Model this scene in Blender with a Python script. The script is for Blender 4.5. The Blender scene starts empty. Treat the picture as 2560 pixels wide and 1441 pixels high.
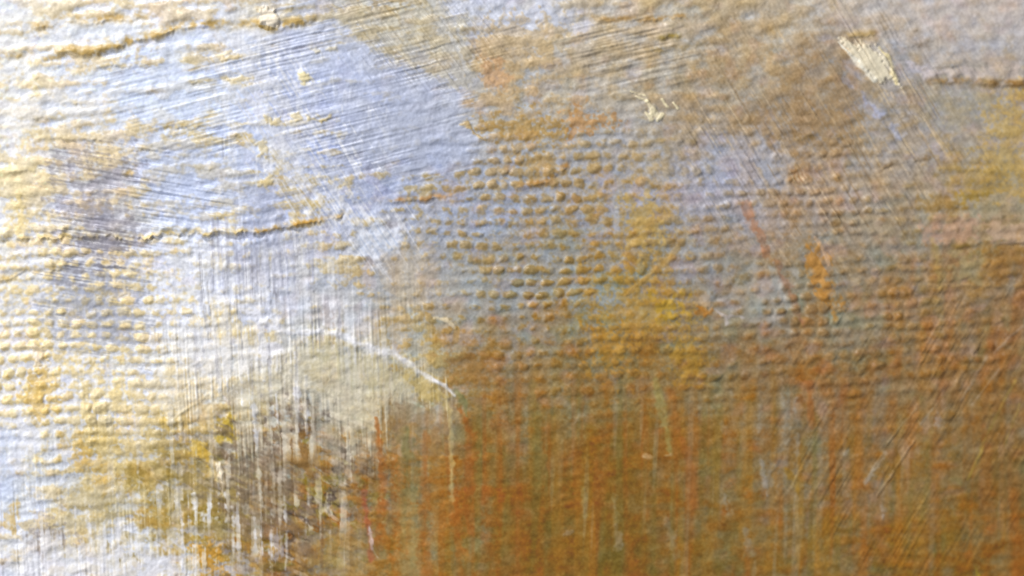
import bpy, math
import numpy as np
from mathutils import Vector

# ------------------------------------------------------------------ camera
# One photo pixel is about 0.05 mm on the painting: the picture shows a patch 128 mm wide.
PX = 5.0e-5
ZC = 0.062                                   # height of the middle of the patch above the lower canvas edge
SC = bpy.context.scene
LENS, SENSOR = 60.0, 36.0
DIST = 2560 * PX * LENS / SENSOR
YAW, PITCH = math.radians(7.0), math.radians(3.5)
T = np.array([0.0, 0.0, ZC])
CAM = T + DIST * np.array([-math.sin(YAW) * math.cos(PITCH), -math.cos(YAW) * math.cos(PITCH), math.sin(PITCH)])
FWD = (T - CAM) / np.linalg.norm(T - CAM)
RIGHT = np.cross(FWD, [0, 0, 1.0]); RIGHT /= np.linalg.norm(RIGHT)
UP = np.cross(RIGHT, FWD)
FOCAL = 2560 * LENS / SENSOR

cam_data = bpy.data.cameras.new('camera')
cam_data.lens, cam_data.sensor_width = LENS, SENSOR
cam_data.clip_start, cam_data.clip_end = 0.01, 50.0
cam = bpy.data.objects.new('camera', cam_data)
SC.collection.objects.link(cam)
cam.location = CAM
cam.rotation_euler = Vector(FWD).to_track_quat('-Z', 'Y').to_euler()
SC.camera = cam
cam_data.dof.use_dof = True
focus_pt = np.array([(700 - 1280) * PX, 0, ZC + (720 - 480) * PX])
cam_data.dof.focus_distance = float(np.dot(focus_pt - CAM, FWD))
cam_data.dof.aperture_fstop = 11.0

# ------------------------------------------------------------------ light: a lamp above left of the picture, a dim room
world = bpy.data.worlds.new('World'); SC.world = world; world.use_nodes = True
bg = world.node_tree.nodes['Background']
bg.inputs[0].default_value = (0.92, 0.95, 1.0, 1); bg.inputs[1].default_value = 0.27

def area(name, loc, aim, size, power, col):
    d = bpy.data.lights.new(name, 'AREA'); d.shape = 'DISK'; d.size = size; d.energy = power; d.color = col
    o = bpy.data.objects.new(name, d); SC.collection.objects.link(o); o.location = loc
    o.rotation_euler = (Vector(aim) - Vector(loc)).to_track_quat('-Z', 'Y').to_euler()
    return o
area('key_lamp', (-0.13, -0.17, ZC + 0.24), (-0.02, 0, ZC), 0.08, 0.70, (1.0, 0.985, 0.96))
area('window_lamp', (-0.27, -0.20, ZC + 0.02), (-0.04, 0, ZC - 0.01), 0.12, 0.56, (0.97, 0.98, 1.0))
SC.view_settings.view_transform = 'Standard'; SC.view_settings.look = 'None'
SC.view_settings.exposure = 0.0; SC.view_settings.gamma = 1.0
SC.cycles.use_denoising = True
SC.cycles.max_bounces = 4

# ------------------------------------------------------------------ working grid on the painting (metres on the plane, and where that falls in the photo)
STEP = 2.4
gu = np.arange(-190, 2751, STEP); gv = np.arange(-190, 1632, STEP)
NX, NY = len(gu), len(gv)
X = ((gu - 1280) * PX)[None, :].repeat(NY, 0)
Z = (ZC - (gv - 720.5) * PX)[:, None].repeat(NX, 1)
rel = np.stack([X - CAM[0], 0 * X - CAM[1], Z - CAM[2]], -1)
dep = rel @ FWD
U = 1280 + FOCAL * (rel @ RIGHT) / dep
V = 720.5 - FOCAL * (rel @ UP) / dep
rng = np.random.default_rng(7)
FY = np.fft.fftfreq(NY, STEP)[:, None]; FX = np.fft.rfftfreq(NX, STEP)[None, :]

def gn(sx, sy, ang=0.0):
    """unit-variance random field, sx photo pixels long along ang (degrees, down to the right is positive), sy across"""
    a = math.radians(ang); c, s = math.cos(a), math.sin(a)
    fx, fy = FX * c + FY * s, -FX * s + FY * c
    f = np.exp(-2 * (math.pi ** 2) * ((fx * sx * .5) ** 2 + (fy * sy * .5) ** 2))
    n = np.fft.irfft2(np.fft.rfft2(rng.standard_normal((NY, NX))) * f, s=(NY, NX))
    return n / (n.std() + 1e-9)

def ss(x, a, b):
    t = np.clip((x - a) / (b - a), 0, 1); return t * t * (3 - 2 * t)

def blob(cx, cy, rx, ry, soft=.6):
    d = np.sqrt(((U - cx) / rx) ** 2 + ((V - cy) / ry) ** 2); return 1 - ss(d, 1 - soft, 1 + soft)

W1, W2 = gn(60, 60), gn(60, 60)              # slow drifts
W3, W4 = gn(14, 14), gn(14, 14)              # ragged outlines
F1, F2 = gn(5, 5), gn(5, 5)
SH1, SH2 = gn(300, 200), gn(200, 160)
JJ, II = np.mgrid[0:NY, 0:NX]
def sway(n, amp=1.3):
    """let long straight marks wander and break like a hand drawn brush"""
    i = np.clip(II + np.round((SH1 + .5 * SH2) * amp / STEP).astype(int), 0, NX - 1)
    j = np.clip(JJ + np.round((SH2 - .5 * SH1) * amp / STEP).astype(int), 0, NY - 1)
    return n[j, i]

# ------------------------------------------------------------------ cloth weave
n1, n2, n3, n4 = gn(260, 200), gn(260, 160), gn(45, 45), gn(60, 40)
wx = U + 9 * n1 + 4 * n3 + 1.6 * W3
wy = V + 7 * n2 + 2.8 * n4 + 1.2 * W4 + 0.035 * np.maximum(U - 1000, 0)
P_, Q_ = 38.0, 30.0
cell_n = np.round(wy / Q_)
shift = 20.5 * (cell_n % 2) + 9 * np.sin(cell_n * 2.4)          # crossings stagger from row to row, not quite evenly
cell_m = np.round((wx + shift) / P_)
cx_, cy_ = np.cos(math.pi * ((wx + shift) / P_ - cell_m)), np.cos(math.pi * (wy / Q_ - cell_n))
lat = np.maximum(cx_, 0) ** 1.1 * np.maximum(cy_, 0) ** 1.5
rope = gn(60, 13, -3)
nub = np.clip(lat * 1.25 - .18 + .2 * gn(24, 16, -4) + .08 * rope, 0, 1.25)
cell_r = np.mod(np.sin(cell_m * 12.9898 + cell_n * 78.233) * 43758.5453, 1.0)
nub_rand = np.clip((.55 + .5 * cell_r) * (.95 + .28 * gn(90, 60)), 0.1, 1.3)
rows = np.cos(2 * math.pi * wy / Q_)
WV = np.clip(.95 * blob(230, 850, 400, 300) + .95 * blob(1480, 650, 520, 320) + .75 * blob(2060, 720, 380, 280) + .55 * blob(1800, 430, 380, 150)
             + .5 * ss(U, 1000, 1400) * ss(V, 260, 480) * (1 - .45 * ss(V, 880, 1150)) + .12, 0, 1)
WV = WV * np.clip(.86 + .2 * gn(150, 90), .4, 1.1)
WV *= 1 - .45 * blob(1500, 1280, 900, 240)
WV = np.clip(WV * (1 - .85 * blob(800, 930, 320, 130)) * (1 - .9 * blob(800, 260, 400, 200)), .04, 1)
lump = gn(17, 14)
rope2 = gn(30, 16, -8)
rope = rope * (1 - .75 * ss(U + .8 * V, 900, 1900)) + rope2 * ss(U + .8 * V, 900, 1900)
peak = WV * (1.7 * nub * nub_rand - .55) + (1 - WV) * (.55 * rope + .25 * rows * .8 + .25 * lump)
calm = 1 - .5 * ss(U + 1.2 * V, 1500, 2700)
H = WV * (3.8 * nub * nub_rand + .8 * rows + .6 * rope) + (1 - WV) * calm * (1.5 * rope + .9 * lump + .3 * rows)

H = H * (1 - .4 * np.clip(blob(820, 250, 380, 220, .5), 0, 1)) * (1 - .4 * blob(1600, 1280, 900, 260, .5))
# ------------------------------------------------------------------ bristle marks, each with its own sweep over the cloth
def bristle(ang, wmask, amp, long=170, fine=3.6):
    global H
    s = sway(gn(long * .8, fine * .85, ang) + .3 * gn(long * 1.3, fine * 2.2, ang) + .35 * gn(26, fine, ang))
    H = H + amp * wmask * s
    return s
m_slate = np.clip(blob(820, 250, 380, 220, .5) + .45 * blob(420, 240, 260, 140) + blob(1000, 90, 260, 100), 0, 1)
b_slate = bristle(-14, m_slate * np.clip(.75 + .5 * W1, .1, 1.4), .52, 220, 4.0)
m_beige = np.clip(blob(1080, 110, 220, 130, .5), 0, 1)
b_beige = bristle(52, m_beige, .7, 120, 4)
m_left = blob(300, 520, 260, 140)
b_left = bristle(9, m_left * np.clip(.8 + .5 * W1, .1, 1.4), .8, 160, 3.4)
m_low = np.clip(blob(620, 920, 420, 260) + blob(200, 1330, 420, 260), 0, 1)
b_low = bristle(88, m_low * np.clip(.7 + .6 * W2, .05, 1.5), .42, 190, 3.6)
m_arc = blob(1560, 130, 170, 90)
b_arc = bristle(-13, m_arc, .9, 90, 5)
m_tr = np.clip(blob(2080, 330, 420, 340, .4), 0, 1)
b_tr = bristle(57, m_tr * np.clip(.8 + .5 * W2, .1, 1.5), .44, 150, 4.2)
m_br = np.clip(blob(2330, 1080, 380, 420, .4), 0, 1)
b_br = bristle(-60, m_br * np.clip(.6 + .6 * W1, 0, 1.5), .34, 120, 5)
m_low2 = blob(760, 1230, 260, 260)
b_low2 = bristle(28, m_low2, 1.2, 30, 8)
b_vert = gn(190, 12, 90)
b_vert2 = gn(110, 22, 90)
H = H + .55 * WV * nub * gn(8, 7) + calm * (.2 * F1 + .12 * gn(3.4, 3.0) + .22 * gn(9, 7) + .3 * gn(16, 8, -12))

# ------------------------------------------------------------------ pigments seen over the cloth: valley colour and peak colour
G = np.array([
 [(241,240,241),(236,238,247),(226,226,230),(206,202,197),(202,199,190),(204,206,218),(199,191,180),(187,180,166),(190,180,166),(195,186,180),(190,184,184)],
 [(240,242,248),(222,230,250),(205,218,250),(187,197,234),(180,184,205),(185,180,172),(180,172,160),(172,160,142),(165,155,145),(165,160,160),(168,160,150)],
 [(236,236,238),(202,200,207),(205,215,240),(182,190,217),(172,178,202),(160,163,175),(165,162,165),(165,165,180),(168,150,135),(165,150,130),(165,150,120)],
 [(226,226,231),(207,210,224),(226,229,243),(197,197,204),(177,174,172),(152,157,157),(147,147,142),(152,147,140),(145,135,115),(145,125,100),(145,115,80)],
 [(232,230,235),(226,226,232),(226,226,224),(206,201,187),(186,176,147),(142,122,92),(138,118,78),(140,115,72),(138,110,75),(138,108,68),(135,105,62)],
 [(216,222,236),(207,205,200),(172,154,116),(152,133,104),(150,125,78),(130,98,38),(128,94,34),(132,100,48),(132,108,70),(130,100,52),(128,96,46)],
 [(228,228,235),(225,225,235),(202,197,200),(150,127,94),(158,130,68),(130,95,30),(120,87,24),(127,99,47),(130,105,62),(125,95,42),(120,90,40)]], float)
K = np.array([
 [(241,227,203),(228,209,170),(223,206,180),(195,182,156),(190,171,133),(196,180,148),(190,166,128),(181,157,118),(185,161,127),(185,165,146),(185,172,162)],
 [(241,223,187),(229,209,171),(211,196,161),(202,192,167),(178,170,160),(190,156,108),(178,156,122),(166,137,98),(156,124,82),(160,140,110),(171,142,84)],
 [(240,219,168),(216,196,166),(206,191,156),(196,177,134),(171,157,128),(166,137,89),(166,137,84),(156,132,94),(152,118,78),(156,127,73),(161,132,64)],
 [(235,213,166),(232,209,154),(230,212,171),(206,189,151),(186,162,118),(151,127,79),(160,122,55),(150,112,58),(146,107,58),(146,111,58),(146,107,53)],
 [(235,211,152),(230,206,148),(225,205,166),(201,186,147),(181,157,99),(141,103,49),(141,98,35),(141,98,39),(137,94,44),(141,98,40),(134,94,43)],
 [(230,215,186),(201,177,115),(176,143,66),(164,120,56),(163,100,32),(145,89,20),(136,89,18),(141,89,26),(136,94,35),(139,95,30),(130,93,38)],
 [(225,211,187),(216,206,187),(190,152,66),(151,113,55),(164,112,36),(150,86,15),(127,88,17),(132,93,34),(133,95,38),(131,91,20),(139,84,20)]], float)

G[5:7, 4:7] = [[(148,122,78),(130,98,38),(128,95,34)], [(152,126,66),(128,94,30),(120,88,24)]]
K[5:7, 4:7] = [[(158,108,44),(138,92,28),(134,91,24)], [(158,116,50),(136,90,22),(126,89,22)]]
G[3, 5] = (155, 152, 146); G[3, 6] = (148, 144, 136)
G[:5, :3] += np.array([6., 5., 3.]); K[:5, :3] += np.array([4., 4., 4.])
Gm = G.mean(-1, keepdims=True); G[:, :5] = G[:, :5] * .84 + (Gm[:, :5] + np.array([-1., 0., 3.])) * .16
K[:5, :2] = K[:5, :2] * .8 + np.array([246., 236., 214.]) * .2
D = np.zeros((7, 11, 1)); D[:3, 5:] = .35; D[3:5, 5:] = .3; D[3:6, 7:10] = .38
K = K * (1 - D) + G * D
K[2:4, 5:7] += np.array([3., -4., -18.])
G[3:6, 7:10] = G[3:6, 7:10] * .7 + np.array([140., 122., 96.]) * .3
def coarse(g):
    fx = np.clip((U + 26 * W1) / 256, 0, 9.999); fy = np.clip((V + 26 * W2) / 240, 0, 5.999)
    i, j = fx.astype(int), fy.astype(int)
    a, b = (fx - i), (fy - j)
    a = (a * a * (3 - 2 * a))[..., None]; b = (b * b * (3 - 2 * b))[..., None]
    return (g[j, i] * (1 - a) + g[j, i + 1] * a) * (1 - b) + (g[j + 1, i] * (1 - a) + g[j + 1, i + 1] * a) * b

COV = .5 + .16 * gn(180, 90, -5) + .1 * gn(60, 60)      # how much of the peaks carries the warm paint
def cov(cx, cy, rx, ry, val, k=1.0):
    global COV
    m = blob(cx, cy, rx, ry) * k; COV = COV * (1 - m) + val * m
cov(880, 230, 330, 170, .08); cov(420, 240, 200, 110, .44); cov(120, 200, 160, 120, .5); cov(700, 130, 170, 80, .12); cov(1050, 330, 160, 110, .08)
cov(250, 90, 120, 40, .2); cov(1050, 90, 150, 80, .75); cov(1250, 40, 140, 50, .12); cov(1000, 600, 100, 60, .2)
cov(560, 800, 160, 160, .35); cov(60, 470, 60, 110, .85); cov(1240, 180, 80, 120, .8); cov(650, 690, 140, 70, .25)
cov(2400, 130, 200, 90, .25); cov(450, 450, 140, 80, .35); cov(1900, 760, 80, 60, .25); cov(1880, 420, 90, 60, .3)
cov(60, 1150, 120, 130, .25); cov(230, 840, 330, 260, .66, .8); cov(150, 380, 160, 120, .62, .7); cov(1340, 640, 330, 230, .52, .7); cov(300, 230, 260, 170, .56, .6); cov(560, 420, 160, 90, .5, .6); cov(2050, 250, 150, 180, .75)
detail = .22 * F2 + .2 * gn(9, 6) + .10 * (m_slate * b_slate + m_left * b_left + m_low * b_low + m_tr * b_tr + m_br * b_br)
sel = peak + detail * .9 + (COV - .5) * 2.2
soft = .5 + .45 * ss(U, 900, 1900)
t = ss((sel - .04) / soft, -1, 1)[..., None]
C = coarse(G) * (1 - t) + coarse(K) * t
# mixed pigments: slow drifts of yellow, rose and grey green in the warm field
warm = (ss(U + .9 * V, 1100, 2000) * (.35 + .65 * ss(V, 300, 800)))[..., None]
hue1, hue2, hue3, hue4 = gn(26, 22), .7 * b_vert + .6 * gn(30, 26), gn(22, 26, 60), gn(40, 34)
mott = ss(hue3, .5, 1.6)[..., None]; mott2 = ss(hue4, .6, 1.7)[..., None]; mott3 = ss(-hue4, .6, 1.8)[..., None]
C = C + warm * (hue1[..., None] * np.array([2., -1.5, -4.]) + hue2[..., None] * np.array([1.5, -1., -5.]) + b_vert2[..., None] * np.array([-1.5, .5, 2.]))
C = C + warm * (mott * np.array([7., 1., 5.]) + mott2 * np.array([-7., -1., -2.]) + mott3 * np.array([2., -4., -14.]))
C = C + (1 - warm) * (hue1[..., None] * np.array([1.5, 0., -5.]) + mott * np.array([3., -1., -2.]) + mott2 * np.array([-5., -3., 2.]))
def field(mask, noise, lo, hi, col, alpha, crumb=1.0):
    global C
    a = (mask * ss(sway(noise) + crumb * (.3 * W3 + .25 * F2), lo, hi) * alpha * np.clip(.75 + .25 * crumb + .45 * crumb * n3 - .25 * crumb, .1, 1.2))[..., None]; C = C * (1 - a) + np.array(col, float) * a
low_r = np.clip(blob(1600, 1250, 900, 280, .5), 0, 1)
field(low_r, gn(260, 13, 90), .3, 1.6, (156, 90, 26), .62, .2)
field(low_r, gn(280, 18, 89), .6, 1.8, (162, 112, 30), .55, .2)
field(low_r, gn(260, 16, 91), .4, 1.7, (116, 102, 46), .6, .2)
field(low_r, gn(160, 11, 92), .9, 2.0, (158, 146, 122), .42, .2)
field(blob(1080, 1240, 170, 230), gn(240, 13, 90), .2, 1.3, (166, 96, 28), .5, .2)
field(blob(2400, 1000, 260, 420), gn(160, 24, 95), .2, 1.5, (152, 96, 46), .5, .3)
field(blob(2250, 850, 420, 420), gn(50, 20, 80), .8, 1.9, (160, 134, 112), .45)
field(blob(700, 1220, 230, 260), gn(26, 15, 32), .2, 1.3, (78, 64, 56), .75)
field(blob(720, 1250, 200, 230), gn(24, 14, 30), .6, 1.5, (160, 98, 32), .75)
field(blob(700, 1260, 240, 220), gn(28, 16, 20), .7, 1.6, (134, 118, 36), .75)
field(blob(700, 1180, 230, 260), gn(22, 10, 32), .9, 1.8, (206, 188, 170), .6)
field(blob(480, 1290, 260, 170), gn(40, 18, 20), .3, 1.4, (146, 118, 40), .6)
field(m_tr, gn(120, 3.6, 57), 1.1, 2.2, (206, 184, 150), .5)
field(m_slate, gn(170, 3.6, -14), 1.2, 2.2, (232, 234, 242), .5)
field(m_arc, gn(70, 5, -14), .9, 1.8, (216, 206, 184), .55)
C = C + (3.2 * gn(3.2, 2.8) + (2.6 + 1.8 * (1 - ss(U, 500, 1500))) * F1 + 2.6 * lump + 3.4 * gn(9, 7, -20))[..., None]
C = C + ((m_slate * b_slate) * 3.0 + (m_low * b_low) * 2.6 + (m_tr * b_tr) * 3.6 + (m_br * b_br) * 2.2 + (m_left * b_left) * 5 + m_beige * b_beige * 4)[..., None]

# ------------------------------------------------------------------ single strokes, dabs, ridges, drips: each one its own part
LAB = np.zeros((NY, NX), np.int32)
PARTS = []                                   # (name, label)
def new_part(name, label=None):
    PARTS.append((name, label)); return len(PARTS)

U0, V0 = U[NY // 2], V[:, NX // 2]
def win(x0, x1, y0, y1, pad=60):
    i0, i1 = np.searchsorted(U0, [x0 - pad, x1 + pad]); j0, j1 = np.searchsorted(V0, [y0 - pad, y1 + pad])
    return slice(max(j0, 0), min(j1, NY)), slice(max(i0, 0), min(i1, NX))

def put(s, m, col, alpha, h, part, grain=None):
    a = np.clip(m * alpha, 0, 1)[..., None]
    col = np.asarray(col, float)
    if grain is not None: col = col + grain[..., None]
    C[s] = C[s] * (1 - a) + col * a
    if h: H[s] += h * m ** 1.5
    if part:
        k = new_part(*(part if isinstance(part, tuple) else (part, None)))
        LAB[s][m > .5] = k

def line(pts, wid, col, alpha=.9, h=0., part=None, soft=.5, rag=.25, dry=0., tex=None):
    """a painted line along pts; wid is one width or one for each point"""
    pts = np.asarray(pts, float); w = np.broadcast_to(np.asarray(wid, float), (len(pts),)) / 2
    s = win(pts[:, 0].min() - w.max(), pts[:, 0].max() + w.max(), pts[:, 1].min() - w.max(), pts[:, 1].max() + w.max())
    u, v = U[s] + 2 * SH2[s] + .7 * W3[s], V[s] + SH1[s]
    best = np.full(u.shape, 1e9)
    for k in range(len(pts) - 1):
        d = pts[k + 1] - pts[k]; L = (d ** 2).sum() + 1e-9
        q = np.clip(((u - pts[k, 0]) * d[0] + (v - pts[k, 1]) * d[1]) / L, 0, 1)
        r = np.hypot(u - pts[k, 0] - q * d[0], v - pts[k, 1] - q * d[1]) / (w[k] * (1 - q) + w[k + 1] * q + .3)
        best = np.minimum(best, r)
    best = best + rag * W3[s] + rag * .6 * F2[s]
    if dry: best = best + dry * (tex[s] if tex is not None else gn(12, 4)[s])
    m = 1 - ss(best, 1 - soft, 1 + soft)
    put(s, m, col, alpha * np.clip(.86 + .16 * lump[s] + .1 * W3[s], .4, 1.1), h, part, 3.5 * F1[s])
    return s, m

def patch(poly, col, alpha=.85, feather=14., rag=8., h=0., part=None, dry=0., tex=None, up=0.):
    """a painted area inside a polygon with a ragged edge; dry lets the paint skip (dry brush along tex)"""
    poly = np.asarray(poly, float)
    s = win(poly[:, 0].min(), poly[:, 0].max(), poly[:, 1].min(), poly[:, 1].max())
    u = U[s] + rag * W3[s] + rag * .5 * W1[s]; v = V[s] + rag * W4[s] + rag * .5 * W2[s]
    dist = np.full(u.shape, 1e9); ins = np.zeros(u.shape, bool)
    for k in range(len(poly)):
        a, b = poly[k], poly[(k + 1) % len(poly)]
        d = b - a; L = (d ** 2).sum() + 1e-9
        q = np.clip(((u - a[0]) * d[0] + (v - a[1]) * d[1]) / L, 0, 1)
        dist = np.minimum(dist, np.hypot(u - a[0] - q * d[0], v - a[1] - q * d[1]))
        if a[1] != b[1]:
            ins ^= ((a[1] > v) != (b[1] > v)) & (u < d[0] * (v - a[1]) / (d[1]) + a[0])
    sd = np.where(ins, dist, -dist) + .35 * feather * F2[s] + up * peak[s] * feather
    if dry: sd = sd + dry * feather * (tex[s] if tex is not None else F1[s])
    m = ss(sd, -feather, feather)
    put(s, m, col, alpha, h, part, 3.0 * F1[s] + 3.0 * lump[s])
    return s, m

def ridge(pts, A, w, lip, alpha=.7, part=None, under=None, jag=2.5):
    """an edge of thick paint: swells gently from above and breaks off below"""
    pts = np.asarray(pts, float)
    s = win(pts[:, 0].min(), pts[:, 0].max(), pts[:, 1].min(), pts[:, 1].max())
    u, v = U[s], V[s]
    yl = np.interp(u, pts[:, 0], pts[:, 1]) + jag * .6 * W3[s][0][None, :] + jag * .45 * F1[s][len(u) // 2][None, :]
    end = ss(u, pts[0, 0] - 5, pts[0, 0] + 22) * (1 - ss(u, pts[-1, 0] - 22, pts[-1, 0] + 5))
    end = end * np.clip(.8 + .35 * W1[s] + .25 * W3[s], .25, 1.3)
    d = v - yl
    up = np.exp(-(np.minimum(d, 0) / (3.2 * w)) ** 2); dn = np.exp(-(np.maximum(d, 0) / (.34 * w)) ** 2)
    prof = np.where(d < 0, up, dn)
    H[s] += .56 * A * prof * end * np.clip(.85 + .3 * lump[s] + .25 * rope[s], .2, 1.4)
    H[s] -= .22 * A * np.exp(-((d - 1.1 * w) / (.8 * w)) ** 2) * end
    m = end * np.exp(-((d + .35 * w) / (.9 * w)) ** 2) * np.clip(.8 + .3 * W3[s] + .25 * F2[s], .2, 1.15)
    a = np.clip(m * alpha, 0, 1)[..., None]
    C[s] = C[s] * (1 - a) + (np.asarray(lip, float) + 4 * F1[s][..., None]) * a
    if part:
        k = new_part(*(part if isinstance(part, tuple) else (part, None)))
        LAB[s][(prof * end > .42) & (d > -1.7 * w)] = k

# nubs of paint standing on the thread crossings: the 300 that stand out most
cell_ok = lat > .4
cid = np.where(cell_ok, (cell_n + 40) * 4000 + (cell_m + 400), -1).astype(np.int64)
inside = (U > 4) & (U < 2556) & (V > 4) & (V < 1437)
score = (WV * nub_rand) * (t[..., 0] + .3)
ids, inv, cnt = np.unique(cid, return_inverse=True, return_counts=True)
inv = inv.reshape(cid.shape)
tot = np.bincount(inv.ravel(), weights=(score * inside).ravel())
frac = np.bincount(inv.ravel(), weights=inside.ravel().astype(float)) / cnt
rank = tot * (frac > .98) * (ids >= 0) * (cnt > 30)
best = np.argsort(-rank)[:285]
for b in best:
    k = new_part('paint_nub')
    LAB[inv == b] = k if b >= 0 else 0
N_NUB = len(PARTS)

# --- slate and white underpaint
SL = [(800,50),(850,90),(905,95),(945,140),(965,158),(1030,165),(1100,200),(1150,238),(1188,270),(1180,300),(1195,345),(1170,400),(1100,425),(1000,415),(900,395),(850,330),(810,250),(700,245),(610,215),(590,170),(640,120),(700,90),(760,65)]
patch(SL, (192,200,224), .5, 10, 8, .6, ('paint_stroke', 'slate blue stroke of paint, combed by bristles'), 1.5, b_slate)
patch([(1000,240),(1150,250),(1190,345),(1160,410),(1040,415),(900,390),(880,300)], (178,184,204), .6, 26, 12)
patch([(660,80),(800,60),(850,110),(830,230),(700,220),(600,190)], (200,209,236), .4, 30, 14, 0, None, .8, b_slate)
patch([(260,200),(420,170),(600,170),(640,230),(600,300),(440,300),(300,280)], (218,228,252), .7, 18, 12, 0, None, .8, b_slate)
patch([(150,66),(240,60),(380,50),(390,62),(320,78),(190,92)], (236,241,253), .85, 7, 6)
patch([(430,78),(560,76),(640,80),(620,105),(500,110),(420,140),(400,118)], (222,230,250), .75, 12, 9)
patch([(90,215),(190,225),(260,250),(250,300),(120,300),(70,260)], (234,238,250), .7, 18, 12)
patch([(380,360),(560,350),(650,430),(640,530),(520,560),(400,540),(360,450)], (196,206,236), .5, 26, 16, 0, None, .5, b_left)
patch([(860,570),(960,560),(1010,590),(990,640),(900,640)], (196,206,226), .75, 14, 9, .5, ('paint_stroke', 'pale blue stroke of paint'))
patch([(1130,10),(1280,6),(1390,8),(1385,50),(1300,68),(1200,72),(1150,50)], (205,209,224), .8, 12, 9, .5, ('paint_stroke', 'pale lilac grey stroke of paint'))
patch([(1425,60),(1470,55),(1475,80),(1430,85)], (202,202,216), .7, 9, 6)
patch([(1385,120),(1420,125),(1415,165),(1390,150)], (196,194,192), .7, 8, 6)
patch([(480,605),(560,600),(640,640),(740,620),(760,700),(740,800),(640,800),(560,740),(500,700)], (214,218,236), .42, 24, 14, 0, None, .7, b_low)
patch([(1860,690),(1950,680),(1965,770),(1930,800),(1870,790),(1800,800),(1790,780)], (176,177,182), .34, 18, 12, 0, ('paint_stroke', 'blue grey stroke of paint'), .9, b_vert, -1.5)
patch([(1890,350),(1930,345),(1985,430),(1990,455),(1930,470),(1890,420)], (172,178,196), .4, 16, 12, 0, ('paint_stroke', None))
patch([(1640,370),(1780,350),(1860,370),(1850,430),(1740,440),(1640,420)], (170,170,184), .28, 30, 16)
patch([(2155,235),(2180,245),(2215,290),(2200,300),(2170,275)], (170,176,208), .7, 8, 5, .4, ('paint_fleck', 'periwinkle fleck of paint'))
patch([(2215,315),(2250,325),(2255,355),(2230,350)], (174,180,206), .65, 8, 5, .4, ('paint_fleck', 'periwinkle fleck of paint'))
patch([(2115,165),(2150,175),(2175,205),(2140,195)], (172,170,184), .55, 10, 6)
patch([(2262,172),(2330,168),(2345,195),(2290,200)], (180,180,200), .65, 10, 7)
patch([(0,1060),(40,1080),(62,1180),(50,1280),(0,1290)], (208,218,242), .7, 20, 12, 0, ('paint_stroke', 'pale blue stroke of paint on the left edge'), .5, b_low)
patch([(40,1040),(100,1060),(125,1110),(90,1160),(40,1150)], (232,233,243), .75, 18, 12)
patch([(0,250),(60,240),(110,290),(60,340),(0,330)], (243,242,246), .6, 24, 14)
patch([(575,120),(650,110),(720,240),(800,400),(900,520),(1010,590),(980,650),(880,610),(760,480),(660,380),(600,260)], (224,224,230), .62, 30, 14, .3, ('paint_stroke', 'whitish diagonal band dragged over the slate blue'), 1.0, b_tr)
field(blob(740, 380, 200, 260), gn(90, 5, 62), .8, 1.9, (236, 236, 242), .6)
# --- beige scumble, top
patch([(830,30),(1000,5),(1120,15),(1160,80),(1185,200),(1150,225),(1090,185),(1020,160),(960,145),(910,85),(850,75)], (198,188,164), .5, 12, 8, .7, ('paint_stroke', 'beige scumble combed by crossing bristle lines'), .5, b_beige)
for p in ([(1115,20),(1160,105)], [(1100,40),(1150,135),(1180,205)]):
    line(p, 9, (204,204,206), .55, -.6, None, .7, .4)
patch([(1210,70),(1290,40),(1370,60),(1390,120),(1330,190),(1240,215),(1195,190)], (196,166,118), .5, 20, 14, .3, ('paint_stroke', 'peach coloured scumble'), .7)
patch([(1215,150),(1260,150),(1275,200),(1230,215),(1205,190)], (202,156,112), .6, 14, 9)
patch([(1210,300),(1310,290),(1420,320),(1400,345),(1280,340),(1230,325)], (170,130,58), .6, 14, 10, 0, ('paint_stroke', 'dark ochre stroke of paint'), .6)
patch([(1420,285),(1500,280),(1540,300),(1490,330),(1420,350)], (184,130,72), .6, 14, 9, 0, ('paint_fleck', 'rusty fleck of paint'), .6)
patch([(1640,60),(1760,50),(1770,80),(1640,95)], (206,188,168), .5, 14, 9)
patch([(2060,0),(2560,0),(2560,60),(2300,70),(2080,60)], (196,187,182), .45, 30, 14, 0, None, .4, b_tr)
patch([(2300,120),(2420,140),(2560,120),(2560,170),(2330,165)], (182,168,158), .45, 22, 12)
patch([(2270,176),(2400,172),(2560,166),(2560,204),(2330,200)], (196,180,172), .6, 9, 6, 1.2, ('paint_stroke', 'pinkish grey band of thick paint'))
patch([(1960,120),(2080,150),(2150,230),(2140,300),(2020,290),(1930,230)], (154,124,86), .34, 38, 18, 0, None, .6, b_tr)
patch([(1870,250),(2100,290),(2120,350),(1960,370),(1860,330)], (152,120,78), .34, 32, 16, 0, None, .6, b_tr)
patch([(2300,215),(2480,220),(2470,300),(2330,320)], (158,156,142), .4, 26, 14)
# --- warm accents, right
patch([(2490,250),(2560,240),(2575,480),(2500,480),(2440,420),(2480,330)], (192,156,78), .5, 30, 16, 0, ('paint_stroke', 'mustard yellow stroke at the right edge'), .5)
patch([(2330,380),(2440,420),(2540,470),(2480,500),(2400,480)], (164,130,62), .4, 26, 16)
patch([(2395,470),(2470,475),(2450,505),(2410,500)], (168,134,44), .55, 12, 8, .4, ('paint_fleck', 'mustard fleck of paint'))
patch([(2350,535),(2450,540),(2450,600),(2330,605),(2300,590)], (186,146,122), .6, 16, 10, .3, ('paint_stroke', 'dusty pink stroke of paint'))
patch([(2470,560),(2580,548),(2580,604),(2480,606)], (188,158,134), .65, 10, 8, .8, ('paint_stroke', 'pale pink stroke at the right edge'))
patch([(2380,625),(2450,620),(2460,700),(2390,705)], (146,136,100), .55, 18, 10)
patch([(2460,615),(2580,612),(2580,690),(2470,700)], (148,104,44), .5, 22, 12)
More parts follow.
